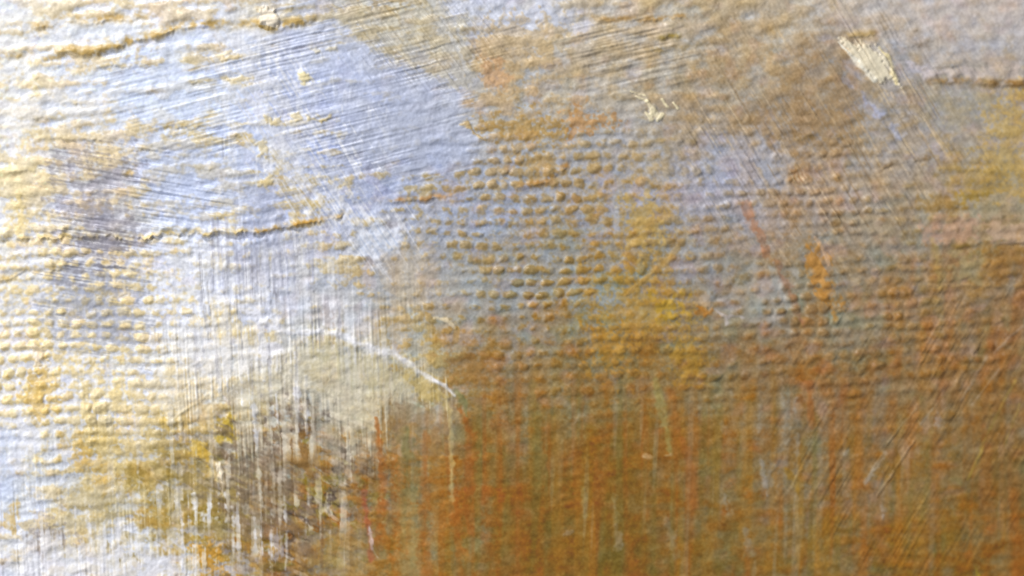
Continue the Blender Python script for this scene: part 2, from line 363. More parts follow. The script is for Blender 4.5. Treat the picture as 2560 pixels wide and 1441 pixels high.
patch([(2290,490),(2420,505),(2380,525),(2290,520)], (150,112,48), .5, 12, 8)
line([(2330,600),(2345,650),(2350,720)], [10,16,10], (176,148,78), .5, 0, None, .8, .4)
patch([(2030,600),(2055,610),(2075,690),(2090,780),(2060,760),(2020,690),(2005,640)], (182,126,50), .75, 12, 8, .5, ('paint_stroke', 'amber orange stroke of paint slanting down'), .4, b_tr)
line([(2040,595),(2058,620),(2072,665)], [6,10,5], (214,176,140), .75, .8, ('paint_fleck', None))
line([(1868,515),(1880,545),(1905,590),(1912,640)], [18,26,22,10], (178,110,64), .55, .3, ('paint_streak', 'rusty orange streak of paint'), .7, .5)
line([(1945,660),(1962,705),(1985,745),(2000,790),(2010,815)], [12,18,12,20,8], (162,102,70), .5, .2, ('paint_streak', 'brick red streak of paint'), .7, .5)
line([(1925,670),(1955,730),(1970,770)], [14,18,10], (166,168,166), .6, .2, ('paint_streak', 'grey streak of paint'), .7, .4)
line([(2120,545),(2180,560),(2250,590)], [20,40,12], (164,152,128), .4)
# --- warm accents, middle
patch([(1560,500),(1620,490),(1650,560),(1640,620),(1580,620)], (192,158,82), .55, 22, 12, 0, ('paint_stroke', 'golden ochre stroke of paint'), .5)
patch([(1490,720),(1560,700),(1660,690),(1720,760),(1740,820),(1660,860),(1560,850),(1500,820)], (182,140,54), .44, 36, 18, 0, None, .6, None, .7)
patch([(1640,740),(1710,750),(1715,790),(1650,790)], (190,150,30), .55, 18, 10, .3, ('paint_fleck', 'bright yellow ochre fleck of paint'))
patch([(1735,770),(1785,775),(1780,792),(1740,795)], (172,112,40), .8, 7, 5, 1.2, ('paint_dab', 'small rust brown dab of paint'))
patch([(1740,738),(1775,732),(1790,765),(1770,772),(1745,765)], (206,182,158), .5, 10, 7, .8, ('paint_dab', 'pale pink dab of paint'))
patch([(1795,780),(1840,790),(1860,800),(1810,806)], (190,180,180), .65, 7, 5, .6, ('paint_fleck', None))
line([(1690,620),(1665,655),(1620,690),(1560,740)], [12,16,12,6], (182,142,72), .7, .8, ('paint_streak', 'golden scrape of paint running down to the left'), .7, .4)
line([(1540,520),(1535,560),(1538,600)], [10,14,8], (176,178,188), .6, .2)
patch([(1500,790),(1580,840),(1560,960),(1500,940),(1480,850)], (176,124,36), .5, 24, 14, 0, ('paint_stroke', None), .5)
patch([(1680,850),(1760,870),(1740,960),(1690,950)], (180,138,44), .5, 20, 12)
patch([(1290,380),(1370,390),(1420,350),(1400,410),(1330,440)], (176,140,78), .5, 18, 12)
patch([(1080,640),(1260,660),(1250,740),(1120,760)], (152,150,142), .25, 30, 16)
patch([(1100,880),(1200,880),(1230,960),(1140,950)], (148,102,48), .4, 20, 12, 0, ('paint_stroke', 'rust brown smudge of paint'), .5)
patch([(970,640),(1080,640),(1085,720),(1040,820),(990,860),(960,760)], (196,172,136), .4, 26, 14)
line([(1085,795),(1115,800),(1135,820)], [7,10,6], (226,206,168), .75, 1.6, ('paint_dab', 'thin cream curl of paint'))
line([(1140,820),(1135,850)], [10,12], (176,130,50), .6)
# --- gold and olive, lower left
patch([(55,930),(110,910),(140,960),(130,1010),(110,1060),(75,1050),(60,990)], (226,184,92), .6, 18, 10, 1.0, ('paint_stroke', 'golden yellow stroke of paint'), .4, None, .4)
patch([(165,1080),(220,1120),(270,1190),(265,1220),(210,1185),(170,1130)], (210,170,84), .6, 18, 12, .5, ('paint_stroke', 'ochre stroke slanting down to the right'), .4, None, .4)
line([(410,1035),(418,1065)], [18,22], (226,188,84), .65, 1.0, ('paint_dab', None))
patch([(550,1045),(580,1040),(592,1090),(570,1118),(548,1100)], (196,164,52), .85, 9, 7, 1.4, ('paint_dab', 'bright yellow dab of paint'))
patch([(478,1105),(515,1100),(540,1150),(530,1185),(500,1160)], (218,178,68), .75, 12, 8, 1.2, ('paint_dab', 'golden yellow dab of paint'))
patch([(410,1190),(560,1200),(640,1240),(620,1330),(520,1340),(400,1330),(330,1280)], (158,132,58), .55, 36, 20, 0, ('paint_stroke', 'olive smear of paint'), .9, b_low2)
patch([(180,1190),(300,1230),(330,1260),(220,1290),(140,1260)], (196,188,168), .55, 24, 14)
patch([(20,1260),(52,1255),(58,1290),(30,1320),(12,1310)], (214,176,96), .7, 12, 8, .3, ('paint_fleck', None), .6, b_low)
patch([(470,1365),(540,1370),(562,1430),(520,1436),(480,1400)], (208,152,56), .75, 14, 10, .6, ('paint_dab', 'orange yellow dab of paint'), .6)
patch([(330,1275),(420,1290),(410,1330),(340,1325)], (178,134,48), .5, 16, 10)
patch([(600,1080),(700,1050),(790,1120),(760,1200),(700,1330),(620,1330),(580,1200)], (140,116,88), .48, 40, 20, 0, ('paint_stroke', 'brown smear of paint'), 1.0, b_low2)
patch([(730,1090),(800,1100),(815,1160),(780,1190),(720,1160)], (164,114,34), .75, 16, 10, .4, ('paint_stroke', 'burnt ochre stroke of paint'), .7, b_low2)
patch([(770,1190),(810,1200),(830,1280),(800,1290),(760,1240)], (152,132,32), .65, 16, 10, .3, ('paint_stroke', 'olive yellow stroke of paint'), .7, b_low2)
patch([(850,1080),(900,1090),(910,1200),(860,1240),(830,1150)], (176,158,136), .5, 22, 12, 0, None, .8, b_low2)
patch([(760,1010),(800,1020),(810,1080),(780,1090),(755,1060)], (150,148,134), .65, 14, 10, 0, None, .8)
patch([(840,1300),(900,1310),(930,1420),(800,1430),(780,1360)], (166,142,90), .5, 26, 14)
patch([(680,1340),(720,1330),(705,1385),(680,1380)], (214,212,224), .7, 10, 7, 0, ('paint_fleck', 'white fleck of paint'), .8, b_low)
patch([(650,1070),(690,1050),(760,1060),(790,1120),(770,1200),(760,1300),(740,1440),(650,1440),(640,1330),(600,1250),(630,1150)], (112,90,72), .34, 36, 24, 0, ('paint_stroke', 'dark plum brown smear of paint'), 1.5, b_low2 * .7 + b_low * .6)
patch([(560,1100),(620,1110),(640,1200),(600,1230),(540,1200)], (126,110,92), .5, 26, 16, 0, None, 1.4, b_low2)
patch([(930,1040),(1060,1000),(1100,1060),(1080,1120),(960,1110)], (146,122,92), .45, 26, 14, 0, None, 1.2, b_low2)
# --- violet grey dry brush
patch([(160,425),(230,410),(320,480),(310,560),(250,640),(205,650),(185,560),(165,490)], (128,122,132), .4, 30, 16, 0, ('paint_stroke', 'violet grey dry brush mark'), 1.6, gn(40, 6, 80) * .6 + b_left * .8, -1.4)
patch([(190,590),(260,580),(300,620),(250,660),(200,650)], (124,120,132), .55, 16, 10, 0, None, 1.2, b_left, -1.)
patch([(140,680),(330,690),(340,850),(250,860),(140,800)], (142,144,158), .42, 22, 14, 0, None, 1.0, b_left, -1.8)
patch([(620,470),(720,430),(720,560),(600,570)], (168,172,194), .5, 24, 14, 0, None, .8, b_slate, -.8)
patch([(560,600),(780,600),(760,680),(600,700)], (172,174,194), .5, 26, 14, 0, None, 1.2, b_low, -.8)
patch([(80,1325),(150,1320),(160,1360),(120,1385),(80,1370)], (152,142,138), .6, 14, 10, 0, ('paint_fleck', 'grey fleck of paint'), .8)
patch([(40,480),(60,480),(60,596),(34,596)], (242,218,156), .75, 7, 5, .8, ('paint_stroke', 'cream ochre upright stroke of paint'), .3)
# --- the smooth cream swath and its white rim
SW = [(520,985),(600,930),(700,880),(760,842),(820,838),(900,862),(1000,905),(1080,952),(1130,992),(1122,1012),(1060,985),(1000,990),(960,1030),(920,1110),(895,1130),(870,1080),(830,1030),(780,1000),(720,985),(660,1010),(640,1140),(610,1130),(590,1010)]
patch([(500,765),(600,788),(700,848),(640,872),(540,845),(485,805)], (226,204,152), .6, 14, 9, 0, ('paint_stroke', 'cream ochre stroke under the white rim'), .6, b_low)
patch([(560,880),(680,870),(740,880),(600,945),(520,992),(440,1056),(395,1040),(470,970)], (228,218,198), .6, 20, 10, .6, ('paint_swath', 'cream left leg of the arched swath'), .7, b_low)
patch(SW, (208,198,172), .66, 16, 6, .8, ('paint_swath', 'smooth olive cream swath with upright bristle lines'), .9, b_low)
patch([(760,850),(900,870),(1000,915),(980,960),(880,930),(780,900)], (178,168,126), .36, 24, 10, 0, None, .8, b_low)
patch([(1000,920),(1080,955),(1130,995),(1120,1020),(1040,975)], (186,160,90), .6, 12, 8)
patch([(500,800),(640,830),(720,860),(640,915),(520,960),(440,940),(420,860)], (236,234,236), .7, 28, 14, 0, ('paint_swath', 'chalky white swath with upright bristle lines'), .9, b_low)
patch([(370,900),(520,960),(480,1010),(420,1040),(380,980)], (236,224,200), .5, 26, 14)
line([(520,985),(500,1003),(470,1022),(440,1045)], [6,8,8,6], (232,214,172), .45, 1.2, ('paint_ridge', 'cream edge of the swath'), .8)
patch([(860,832),(920,780),(960,820),(975,880),(900,860)], (212,210,214), .5, 16, 8, 0, None, .8, b_low)
patch([(640,860),(700,850),(705,880),(650,890)], (234,232,240), .7, 12, 8)
# --- upright white streaks
for i, (x0, y0, x1, y1, w, c, a) in enumerate([
 (505,610,522,860,26,(236,238,246),.6),(560,600,566,700,10,(226,230,244),.5),(660,600,668,800,12,(218,220,234),.55),(690,640,696,830,9,(222,222,232),.5),
 (640,760,648,880,12,(238,236,244),.6),(735,880,742,1080,11,(228,226,234),.65),(762,940,764,1085,8,(226,226,232),.6),(635,1010,640,1120,14,(222,224,234),.7),
 (690,985,694,1060,7,(232,232,238),.6),(822,930,828,1060,12,(206,198,172),.6),(900,960,902,1080,14,(200,190,160),.65),(940,900,942,1010,8,(220,214,196),.5),
 (640,1120,646,1290,8,(214,206,186),.7),(548,1160,552,1240,9,(236,216,180),.7),(478,1235,486,1300,12,(232,232,240),.8),(415,1200,420,1310,7,(222,206,164),.65),
 (357,1210,360,1320,5,(222,204,156),.6),(450,1300,454,1420,9,(232,230,236),.6),(372,1290,376,1400,6,(226,214,178),.6),(285,1170,290,1300,5,(230,216,178),.55),
 (250,1330,256,1441,12,(234,234,243),.65),(200,1370,204,1441,9,(236,236,244),.65),(310,1390,314,1441,14,(236,236,246),.7),(402,1395,404,1441,16,(238,238,248),.75),
 (455,1400,458,1441,12,(234,234,244),.65),(140,1370,144,1441,14,(236,236,246),.6),(60,1340,64,1441,24,(234,233,240),.5),(530,1150,534,1200,7,(240,214,166),.6),
 (845,880,850,980,7,(214,206,178),.5),(975,930,978,1010,7,(212,204,180),.5)]):
    line([(x0, y0), ((x0 + x1) / 2 + 1, (y0 + y1) / 2), (x1, y1)], [w * .6, w, w * .45], c, a, .9, 'paint_drip', .7, .45)
patch([(60,1370),(200,1350),(355,1385),(500,1385),(505,1460),(40,1460)], (236,236,244), .6, 14, 10, .4, ('paint_stroke', 'white stroke along the lower edge'), .8, b_low)
for x0, y0, x1, y1 in [(498,640,518,830),(503,640,524,850),(520,700,530,800),(575,760,580,900),(600,780,606,900),(560,340,562,400)]:
    line([(x0, y0), (x1, y1)], 3, (150,148,150), .45, -.8, None, .6, .2)
for x0, y0, x1, y1, w in [(570,115,580,385,7),(640,190,648,330,8),(664,240,668,290,6),(830,180,836,235,5),(862,225,862,260,7),(875,225,873,250,5),(818,300,822,345,9),(700,95,790,90,3),(800,120,806,160,5),(596,440,602,560,7),(730,330,760,470,20)]:
    line([(x0, y0), (x1, y1)], w, (224,228,242), .5, .5, 'paint_streak', .7, .45)
field(blob(520, 1220, 430, 270), gn(150, 7, 90), .45, 1.5, (226, 217, 200), .52)
field(blob(420, 1330, 380, 130), gn(120, 7, 90), .3, 1.4, (236, 235, 240), .75)
field(blob(760, 1060, 260, 130), gn(120, 6, 90), .4, 1.4, (214, 204, 184), .6)
field(blob(700, 740, 260, 190), gn(140, 6, 88), .2, 1.3, (236, 236, 242), .6)
field(blob(640, 270, 120, 220), gn(120, 5, 90), .1, 1.3, (238, 239, 246), .62)
field(blob(830, 260, 120, 160), gn(60, 5, 90), .9, 1.8, (232, 234, 244), .5)
field(blob(700, 760, 300, 210), gn(120, 4, 88), 1.0, 1.9, (158, 156, 164), .5)
RIM = [(545,745),(600,770),(650,800),(700,826),(740,832),(800,826),(850,836),(900,858),(950,876),(985,884),(1015,908),(1060,938),(1110,965),(1135,990)]
line(RIM, [10,16,18,16,11,11,15,18,24,22,13,10,8,6], (234,233,240), .82, 2.2, ('paint_ridge', 'curved white rim of paint'), .8, .2)
# --- streaks in the lower middle
for p, w, c, a, lab in [
 ([(938,1045),(945,1110),(952,1180),(955,1240),(950,1300),(945,1385)], [10,16,18,26,36,16], (166,94,32), .7, 'rust orange streak with a swollen lower half'),
 ([(952,1310),(972,1360),(990,1436)], [14,20,22], (166,98,22), .65, None),
 ([(1010,1085),(1024,1160),(1030,1230)], [30,56,60], (124,118,74), .7, 'dark grey green streak'),
 ([(1010,1240),(1022,1320),(1040,1450)], [60,72,64], (162,142,88), .6, 'pale olive streak'),
 ([(1060,1080),(1064,1250),(1068,1450)], [14,24,30], (160,94,32), .6, 'rust streak beside the pale olive streak'),
 ([(1085,1080),(1092,1180),(1105,1300)], [24,44,46], (162,108,42), .4, None),
 ([(1150,1020),(1178,1090),(1172,1190),(1162,1260),(1178,1330)], [20,26,34,22,12], (156,86,22), .65, 'deep rust streak'),
 ([(1140,980),(1160,1010),(1165,1040)], [16,26,10], (122,122,76), .65, 'small grey green smudge'),
 ([(1140,1250),(1150,1350),(1158,1450)], [16,24,26], (172,98,24), .6, 'orange streak reaching the lower edge'),
 ([(906,1230),(914,1290),(924,1340),(932,1400)], [10,18,10,20], (168,84,56), .6, 'brick red streak'),
 ([(922,1318),(930,1370),(946,1395)], [7,9,5], (214,204,204), .75, 'thin white drip'),
 ([(1112,995),(1122,1030),(1127,1120),(1132,1250)], [8,12,9,14], (206,184,126), .65, 'thin cream line running down'),
 ([(1280,1080),(1290,1250),(1300,1450)], [30,60,70], (138,92,28), .25, None),
 ([(1380,1050),(1395,1200),(1400,1400)], [30,50,60], (138,94,30), .25, None),
 ([(1330,960),(1345,1100),(1350,1200)], [20,40,30], (122,108,50), .4, 'olive streak'),
 ([(1515,960),(1525,1030)], [24,26], (160,96,18), .5, None),
 ([(1635,950),(1655,1010),(1668,1080),(1672,1130)], [12,22,16,12], (156,146,86), .6, 'pale green streak'),
 ([(1675,980),(1695,1080),(1705,1110)], [20,36,20], (160,98,32), .55, 'rust streak beside the pale green streak'),
 ([(1700,1080),(1730,1200),(1740,1260)], [20,40,24], (156,96,42), .5, None),
 ([(1585,1360),(1590,1450)], [20,26], (150,84,20), .5, None),
 ([(1850,1290),(1850,1350)], [18,20], (156,104,24), .5, None),
 ([(2025,960),(2030,1060)], [20,14], (160,92,36), .55, 'rust streak'),
 ([(1965,1170),(1990,1210),(2000,1240)], [10,26,10], (150,108,20), .6, 'dark mustard streak'),
 ([(2080,1290),(2060,1380),(2075,1450)], [50,60,50], (150,104,22), .5, 'dark mustard smear'),
 ([(2190,1330),(2220,1400),(2230,1450)], [24,30,20], (156,98,42), .45, None),
 ([(2535,1230),(2540,1330),(2545,1450)], [20,30,30], (156,92,26), .6, 'rust streak at the right edge'),
 ([(2440,1420),(2448,1450)], [10,14], (174,150,40), .7, 'mustard tick at the lower edge'),
 ([(1850,1150),(1870,1300),(1900,1360)], [60,90,60], (136,112,62), .45, None),
 ([(2440,1330),(2490,1360),(2500,1420)], [40,60,50], (126,108,72), .4, None)]:
    line(p, np.asarray(w) * .82, c, a, .3, ('paint_streak', lab), .8, .4, .2, b_vert)
# --- white drips and flecks in the lower right
for p, w, c, a in [
 ([(1457,1225),(1460,1290)], [8,9], (152,146,106), .7), ([(1535,1240),(1541,1300)], [8,11], (168,158,120), .7), ([(1543,1318),(1552,1366)], [9,20], (166,156,152), .75),
 ([(1430,1330),(1415,1335)], [6,9], (186,172,164), .7), ([(1610,1140),(1622,1142)], [7,10], (228,204,174), .9), ([(1662,1140),(1676,1137)], [4,6], (206,184,146), .75),
 ([(1672,1300),(1680,1340),(1690,1390)], [14,20,14], (150,144,128), .6), ([(1814,1235),(1820,1275)], [9,14], (152,146,136), .65), ([(1904,1150),(1910,1190),(1919,1240)], [7,10,5], (166,162,160), .75),
 ([(1862,1325),(1868,1375)], [12,22], (150,144,134), .65), ([(1955,985),(1965,1050),(1952,1130)], [8,14,22], (154,150,138), .6), ([(1990,1000),(1988,1030)], [7,9], (164,166,164), .65),
 ([(1995,1090),(1995,1135)], [10,10], (154,150,144), .6), ([(1930,1170),(1926,1210)], [16,22], (148,146,140), .6), ([(1450,1040),(1440,1055)], [14,9], (190,170,146), .6),
 ([(2340,1040),(2345,1060)], [16,14], (170,164,162), .65), ([(2205,1260),(2207,1295)], [12,9], (160,158,162), .65), ([(1400,990),(1420,1010)], [22,14], (160,156,146), .55),
 ([(1900,1020),(1898,1080)], [10,12], (158,150,136), .5), ([(2060,1050),(2080,1020)], [12,8], (158,148,128), .5), ([(1805,1060),(1815,1075)], [10,16], (162,154,138), .6)]:
    line(p, w, c, a * .68, .6, 'paint_drip', .95, .45)
# --- scratches
for p, w, c, h in [
 ([(2163,1205),(2185,1170),(2215,1130)], 9, (196,190,184), 1.4), ([(2192,1238),(2235,1175),(2285,1100)], 5, (192,158,118), 1.6), ([(2218,1110),(2250,1065),(2290,1020)], 4, (178,156,118), 1.2),
 ([(2196,1243),(2240,1180),(2288,1104)], 4, (104,72,34), -2.0), ([(2222,1113),(2254,1068)], 4, (110,82,44), -1.6), ([(2400,1000),(2430,955),(2470,890)], 7, (170,152,132), 1.0),
 ([(2490,880),(2530,840),(2560,815)], 6, (176,156,138), 1.0), ([(2430,1010),(2500,920)], 4, (172,150,128), 1.0), ([(2300,1060),(2330,1020)], 5, (176,166,150), .8),
 ([(2450,1120),(2500,1020),(2540,950)], 5, (166,142,66), .8), ([(2420,1200),(2460,1110)], 5, (168,146,60), .8), ([(2510,1110),(2550,1010)], 4, (160,134,66), .7),
 ([(2120,1125),(2112,1135)], 8, (190,178,160), 1.0), ([(1990,1190),(1980,1220)], 4, (170,150,110), .6)]:
    line(p, w, c, .5, h * .55, 'paint_scratch', .7, .25)
for k in range(26):                           # long fine scores slanting down through the upper right field
    x0, y0 = rng.uniform(1820, 2330), rng.uniform(150, 470); L = rng.uniform(60, 170)
    line([(x0, y0), (x0 + .5 * L, y0 + .86 * L)], rng.uniform(2.5, 4.5), (198,172,136) if k % 3 else (136,106,68), .42, .6 if k % 3 else -.6, 'paint_scratch' if k % 2 else None, .6, .3)

# --- edges of thick paint
RD = 'paint_ridge'
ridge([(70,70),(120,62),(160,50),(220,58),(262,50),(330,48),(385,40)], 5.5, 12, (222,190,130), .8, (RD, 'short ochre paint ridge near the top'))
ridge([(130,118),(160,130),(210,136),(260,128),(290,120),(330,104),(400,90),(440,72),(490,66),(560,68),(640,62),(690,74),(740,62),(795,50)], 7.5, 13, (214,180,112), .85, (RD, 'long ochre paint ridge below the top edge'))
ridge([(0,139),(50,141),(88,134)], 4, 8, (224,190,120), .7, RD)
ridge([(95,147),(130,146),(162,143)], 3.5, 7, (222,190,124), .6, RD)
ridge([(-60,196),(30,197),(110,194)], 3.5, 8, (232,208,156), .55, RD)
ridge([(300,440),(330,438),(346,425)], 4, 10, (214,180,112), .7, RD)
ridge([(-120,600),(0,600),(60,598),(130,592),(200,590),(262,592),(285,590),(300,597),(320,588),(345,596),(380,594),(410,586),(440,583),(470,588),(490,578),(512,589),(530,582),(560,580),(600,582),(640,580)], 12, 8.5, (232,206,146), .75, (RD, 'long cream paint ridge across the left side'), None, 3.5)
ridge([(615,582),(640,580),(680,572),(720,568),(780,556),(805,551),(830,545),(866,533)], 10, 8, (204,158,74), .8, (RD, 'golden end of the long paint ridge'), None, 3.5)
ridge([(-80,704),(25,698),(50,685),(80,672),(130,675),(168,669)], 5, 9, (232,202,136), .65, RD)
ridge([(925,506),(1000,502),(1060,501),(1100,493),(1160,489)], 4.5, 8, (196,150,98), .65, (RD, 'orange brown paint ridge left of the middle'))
ridge([(2310,208),(2400,205),(2460,209),(2500,213),(2620,211)], 8, 10, (150,112,60), .75, (RD, 'paint ridge at the right edge, its shadow painted in dark brown'), None, 1.5)  # dark lip colour paints in the shadow along this ridge
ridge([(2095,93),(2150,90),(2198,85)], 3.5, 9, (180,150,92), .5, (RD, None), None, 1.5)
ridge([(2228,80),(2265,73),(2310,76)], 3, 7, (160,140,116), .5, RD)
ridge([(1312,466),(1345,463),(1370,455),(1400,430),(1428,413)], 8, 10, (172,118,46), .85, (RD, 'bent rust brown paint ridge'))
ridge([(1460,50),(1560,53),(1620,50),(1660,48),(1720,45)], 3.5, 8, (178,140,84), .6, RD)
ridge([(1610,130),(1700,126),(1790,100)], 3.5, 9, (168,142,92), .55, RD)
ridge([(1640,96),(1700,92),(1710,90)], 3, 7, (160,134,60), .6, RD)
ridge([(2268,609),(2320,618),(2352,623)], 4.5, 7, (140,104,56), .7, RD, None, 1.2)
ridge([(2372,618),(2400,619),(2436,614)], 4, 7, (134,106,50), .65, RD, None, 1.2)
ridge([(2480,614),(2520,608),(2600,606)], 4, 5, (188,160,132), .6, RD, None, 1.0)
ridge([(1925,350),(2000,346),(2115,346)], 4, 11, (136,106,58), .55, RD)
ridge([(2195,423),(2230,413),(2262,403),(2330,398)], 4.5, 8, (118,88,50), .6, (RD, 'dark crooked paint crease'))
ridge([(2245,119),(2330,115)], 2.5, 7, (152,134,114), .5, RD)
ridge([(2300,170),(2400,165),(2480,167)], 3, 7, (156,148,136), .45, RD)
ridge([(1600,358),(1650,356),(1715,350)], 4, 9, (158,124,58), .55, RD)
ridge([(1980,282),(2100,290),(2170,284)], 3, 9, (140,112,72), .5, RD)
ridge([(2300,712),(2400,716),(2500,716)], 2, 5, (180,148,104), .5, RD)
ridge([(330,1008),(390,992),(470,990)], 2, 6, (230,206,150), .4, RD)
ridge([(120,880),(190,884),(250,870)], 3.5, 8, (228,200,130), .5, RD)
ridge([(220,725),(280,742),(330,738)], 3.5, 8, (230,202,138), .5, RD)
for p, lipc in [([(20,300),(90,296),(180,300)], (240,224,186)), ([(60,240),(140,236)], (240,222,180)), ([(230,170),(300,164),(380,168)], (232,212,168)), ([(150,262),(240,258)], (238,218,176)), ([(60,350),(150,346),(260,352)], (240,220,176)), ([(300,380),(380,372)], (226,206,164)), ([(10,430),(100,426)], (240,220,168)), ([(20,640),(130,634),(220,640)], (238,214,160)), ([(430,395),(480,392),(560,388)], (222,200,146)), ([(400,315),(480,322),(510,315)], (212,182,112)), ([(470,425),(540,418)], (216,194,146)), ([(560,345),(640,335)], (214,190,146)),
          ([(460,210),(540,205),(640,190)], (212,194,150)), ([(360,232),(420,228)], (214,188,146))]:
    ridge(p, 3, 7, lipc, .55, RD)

# --- thick dabs of light paint
patch([(652,24),(668,12),(690,22),(694,58),(682,70),(668,66),(654,52)], (246,232,208), .92, 5, 3, 5, ('paint_dab', 'thick cream white dab at the top'), .35, b_low)
line([(650,66),(668,72),(690,74)], [6,8,5], (150,112,26), .7, 0)
D2 = [(2094,98),(2125,110),(2170,114),(2214,146),(2228,176),(2246,214),(2230,208),(2204,204),(2186,194),(2160,170),(2120,128)]
patch(D2, (234,222,194), .92, 8, 2, 5.0, ('paint_dab', 'thick cream dab slanting down on the right'), .25, b_tr)
sd2, md2 = line([(2110,112),(2160,150),(2215,190)], [20,60,50], (222,208,170), 0, 0); H[sd2] += .5 * md2 * b_tr[sd2]; C[sd2] += (4 * md2 * b_tr[sd2])[..., None]
line([(2098,106),(2130,140),(2160,172),(2190,200)], [4,8,16,14], (246,240,222), .9, 2.0, ('paint_dab', 'bright lower edge of the slanting cream dab'))
line([(2200,120),(2228,150),(2236,185),(2244,212)], [5,10,12,6], (236,218,166), .8, 2.0)
line([(2232,234),(2238,244)], [6,7], (226,200,170), .8, 1.2, 'paint_fleck')
for x, y, a, L, w in [(1625,262,60,26,9),(1640,282,40,24,12),(1662,255,55,22,8),(1605,245,25,30,6),(1652,290,-50,20,9),(1622,288,50,22,8),(1596,232,15,40,4),(1690,262,50,20,5)]:
    dx, dy = math.cos(math.radians(a)) * L / 2, math.sin(math.radians(a)) * L / 2
    line([(x - dx, y - dy), (x + dx, y + dy)], [w * .9, w * 1.3], (238,224,184), .88, 2.2, ('paint_fleck', 'cream fleck in a cluster of flecks'), .5, .3)
patch([(540,1160),(552,1158),(560,1180),(552,1200),(544,1190)], (248,232,204), .9, 4, 2, 3, ('paint_dab', 'small cream white dab with a drip below'))
patch([(742,186),(778,184),(782,198),(762,206),(746,202)], (238,220,164), .85, 5, 3, 2.5, ('paint_dab', 'small pale yellow dab'))
patch([(548,138),(580,128),(606,134),(596,148),(560,150)], (236,214,166), .8, 6, 4, 2.5, ('paint_dab', 'small cream dab on slate'))
patch([(574,194),(600,188),(634,190),(600,205),(580,208)], (230,208,156), .75, 6, 4, 2, ('paint_dab', None))
patch([(780,120),(800,118),(806,134),(788,136)], (226,216,190), .8, 5, 3, 2, ('paint_dab', None))
patch([(815,118),(840,116),(842,130),(822,132)], (224,212,182), .75, 5, 3, 2, ('paint_dab', None))
patch([(78,868),(96,862),(106,890),(112,915),(92,912),(80,896)], (248,226,192), .8, 6, 4, 3.5, ('paint_dab', 'crumbly pale cream dab'))
patch([(1150,312),(1172,296),(1178,312),(1196,330),(1215,352),(1190,338),(1168,318)], (196,166,112), .85, 4, 2, 2.6, ('paint_dab', 'wedge shaped ochre dab with a pointed tail'))
for x, y, w, hh in [(790,305,34,12),(815,300,24,16),(680,302,40,18),(740,300,26,16),(650,375,24,40),(664,455,24,16),(845,305,12,10)]:
    patch([(x - w / 2, y - hh / 2), (x + w / 2, y - hh / 2), (x + w / 2, y + hh / 2), (x - w / 2, y + hh / 2)], (214,190,128), .6, 6, 5, 1.6, ('paint_fleck', None), .4)
patch([(275,685),(290,690),(318,720),(330,740),(305,735),(285,712)], (244,222,180), .6, 6, 4, 2.0, ('paint_dab', None))

# ------------------------------------------------------------------ from what the photo shows to pigment: take out the lamp's falloff
def light_at(u, v):
    x, y = np.clip(u, -150, 2710) / 2560 - .5, np.clip(v, -150, 1590) / 1441 - .5
    return np.exp(LA[0] + LA[1] * x + LA[2] * y + LA[3] * x * x + LA[4] * x * y + LA[5] * y * y)
LA = (-0.1270, -0.5024, -0.1995, 0.0044, 0.1085, 0.0112)
Cl = np.clip(C, 4, 250) / 255.
lin = np.where(Cl <= .04045, Cl / 12.92, ((Cl + .055) / 1.055) ** 2.4)
NEUTRAL = False
ALB = lin / light_at(U, V)[..., None]
ALB = np.clip(ALB * np.minimum(1, .93 / ALB.max(-1, keepdims=True)), .012, .93)

if NEUTRAL: ALB[:] = .5
# ------------------------------------------------------------------ material: oil paint, pigment from the brushwork, fine grain and sheen by nodes
mat = bpy.data.materials.new('oil_paint'); mat.use_nodes = True
nt = mat.node_tree; nd = nt.nodes; lk = nt.links
bsdf = nd['Principled BSDF']
at = nd.new('ShaderNodeAttribute'); at.attribute_name = 'pigment'
tc = nd.new('ShaderNodeTexCoord')
nz = nd.new('ShaderNodeTexNoise'); nz.inputs['Scale'].default_value = 2600; nz.inputs['Detail'].default_value = 3
lk.new(tc.outputs['Object'], nz.inputs['Vector'])
mr = nd.new('ShaderNodeMapRange'); mr.inputs[1].default_value = .3; mr.inputs[2].default_value = .7; mr.inputs[3].default_value = .93; mr.inputs[4].default_value = 1.07
lk.new(nz.outputs['Fac'], mr.inputs[0])
mx = nd.new('ShaderNodeVectorMath'); mx.operation = 'SCALE'
lk.new(at.outputs['Color'], mx.inputs[0]); lk.new(mr.outputs[0], mx.inputs['Scale'])
lk.new(mx.outputs[0], bsdf.inputs['Base Color'])
nz2 = nd.new('ShaderNodeTexNoise'); nz2.inputs['Scale'].default_value = 320; nz2.inputs['Detail'].default_value = 4
lk.new(tc.outputs['Object'], nz2.inputs['Vector'])
mr2 = nd.new('ShaderNodeMapRange'); mr2.inputs[3].default_value = .3; mr2.inputs[4].default_value = .55
lk.new(nz2.outputs['Fac'], mr2.inputs[0]); lk.new(mr2.outputs[0], bsdf.inputs['Roughness'])
bsdf.inputs['Specular IOR Level'].default_value = .45
bp = nd.new('ShaderNodeBump'); bp.inputs['Strength'].default_value = .25; bp.inputs['Distance'].default_value = .00006
lk.new(nz.outputs['Fac'], bp.inputs['Height']); lk.new(bp.outputs[0], bsdf.inputs['Normal'])

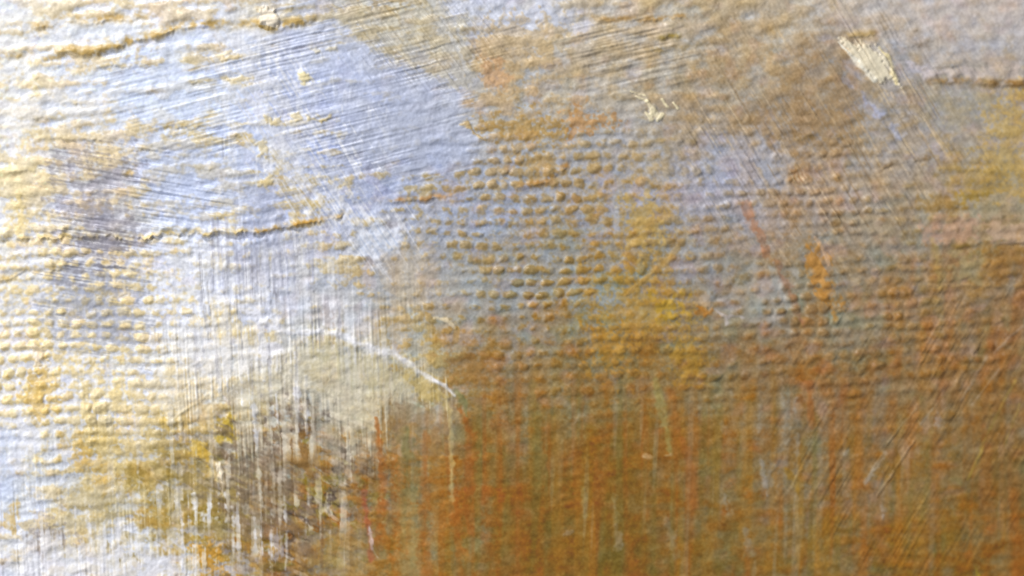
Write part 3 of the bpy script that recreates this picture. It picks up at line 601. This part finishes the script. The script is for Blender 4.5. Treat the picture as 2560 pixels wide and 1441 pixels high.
cloth = bpy.data.materials.new('raw_cloth'); cloth.use_nodes = True
cb = cloth.node_tree.nodes['Principled BSDF']; cb.inputs['Roughness'].default_value = .9
cw = cloth.node_tree.nodes.new('ShaderNodeTexWave'); cw.inputs['Scale'].default_value = 250
cr = cloth.node_tree.nodes.new('ShaderNodeValToRGB')
cr.color_ramp.elements[0].color = (.36, .28, .18, 1); cr.color_ramp.elements[1].color = (.48, .4, .28, 1)
cloth.node_tree.links.new(cw.outputs['Fac'], cr.inputs[0]); cloth.node_tree.links.new(cr.outputs[0], cb.inputs['Base Color'])

# ------------------------------------------------------------------ meshes: the relief, cut along the outlines of its parts
EXAG = 1.0
POS = np.stack([X, -H * PX * EXAG, Z], -1).astype(np.float32)
dhx = np.gradient(H * EXAG, STEP, axis=1); dhv = np.gradient(H * EXAG, STEP, axis=0)
NRM = np.stack([-dhx, -np.ones_like(H), dhv], -1); NRM /= np.linalg.norm(NRM, axis=-1, keepdims=True)
# surface y = -h(x, v): outward normal (-y side) is (-dh/dx, -1, +dh/dv) because z runs against v
POS = POS.reshape(-1, 3); NRM = NRM.reshape(-1, 3).astype(np.float32)
COL = np.concatenate([ALB.reshape(-1, 3), np.ones((NX * NY, 1))], 1).astype(np.float32)
idx = np.arange(NX * NY).reshape(NY, NX)
quads = np.stack([idx[:-1, :-1], idx[1:, :-1], idx[1:, 1:], idx[:-1, 1:]], -1).reshape(-1, 4)
flab = LAB[:-1, :-1].reshape(-1)

def build(name, q, parent, label=None):
    vs, invq = np.unique(q.ravel(), return_inverse=True)
    me = bpy.data.meshes.new(name)
    me.vertices.add(len(vs)); me.vertices.foreach_set('co', POS[vs].ravel())
    me.loops.add(q.size); me.loops.foreach_set('vertex_index', invq.astype(np.int32).ravel())
    me.polygons.add(len(q)); me.polygons.foreach_set('loop_start', np.arange(0, q.size, 4, dtype=np.int32))
    me.update(calc_edges=True)
    me.polygons.foreach_set('use_smooth', np.ones(len(q), bool))
    ca = me.color_attributes.new('pigment', 'FLOAT_COLOR', 'POINT'); ca.data.foreach_set('color', COL[vs].ravel())
    me.normals_split_custom_set_from_vertices(NRM[vs])
    me.materials.append(mat)
    o = bpy.data.objects.new(name, me); SC.collection.objects.link(o); o.parent = parent
    if label: o['label'] = label
    return o

painting = bpy.data.objects.new('abstract_painting', None)
painting.empty_display_size = .02
SC.collection.objects.link(painting)
painting['label'] = 'abstract painting on coarse canvas, slate blue and cream fading into ochre and rust'
painting['category'] = 'painting'

order = np.argsort(flab, kind='stable'); bounds = np.searchsorted(flab[order], np.arange(len(PARTS) + 2))
build('painted_canvas', quads[order[bounds[0]:bounds[1]]], painting, 'coarse woven canvas under brushed paint')
for k, (nm, lb) in enumerate(PARTS, 1):
    q = quads[order[bounds[k]:bounds[k + 1]]]
    if len(q) >= 8: build(nm, q, painting, lb)
    elif len(q): build('paint_speck', q, painting)

# the bare cloth behind the paint
import bmesh
bm = bmesh.new()
x0, x1, z0, z1 = X.min(), X.max(), Z.min(), Z.max()
y0, y1 = 0.0007, 0.0024
vv = [bm.verts.new(p) for p in [(x0,y0,z0),(x1,y0,z0),(x1,y0,z1),(x0,y0,z1),(x0,y1,z0),(x1,y1,z0),(x1,y1,z1),(x0,y1,z1)]]
for f in [(0,1,2,3),(5,4,7,6),(4,0,3,7),(1,5,6,2),(3,2,6,7),(4,5,1,0)]: bm.faces.new([vv[i] for i in f])
bmesh.ops.bevel(bm, geom=bm.edges[:], offset=.0004, segments=2, affect='EDGES')
me = bpy.data.meshes.new('cloth_backing'); bm.to_mesh(me); bm.free(); me.materials.append(cloth)
o = bpy.data.objects.new('cloth_backing', me); SC.collection.objects.link(o); o.parent = painting
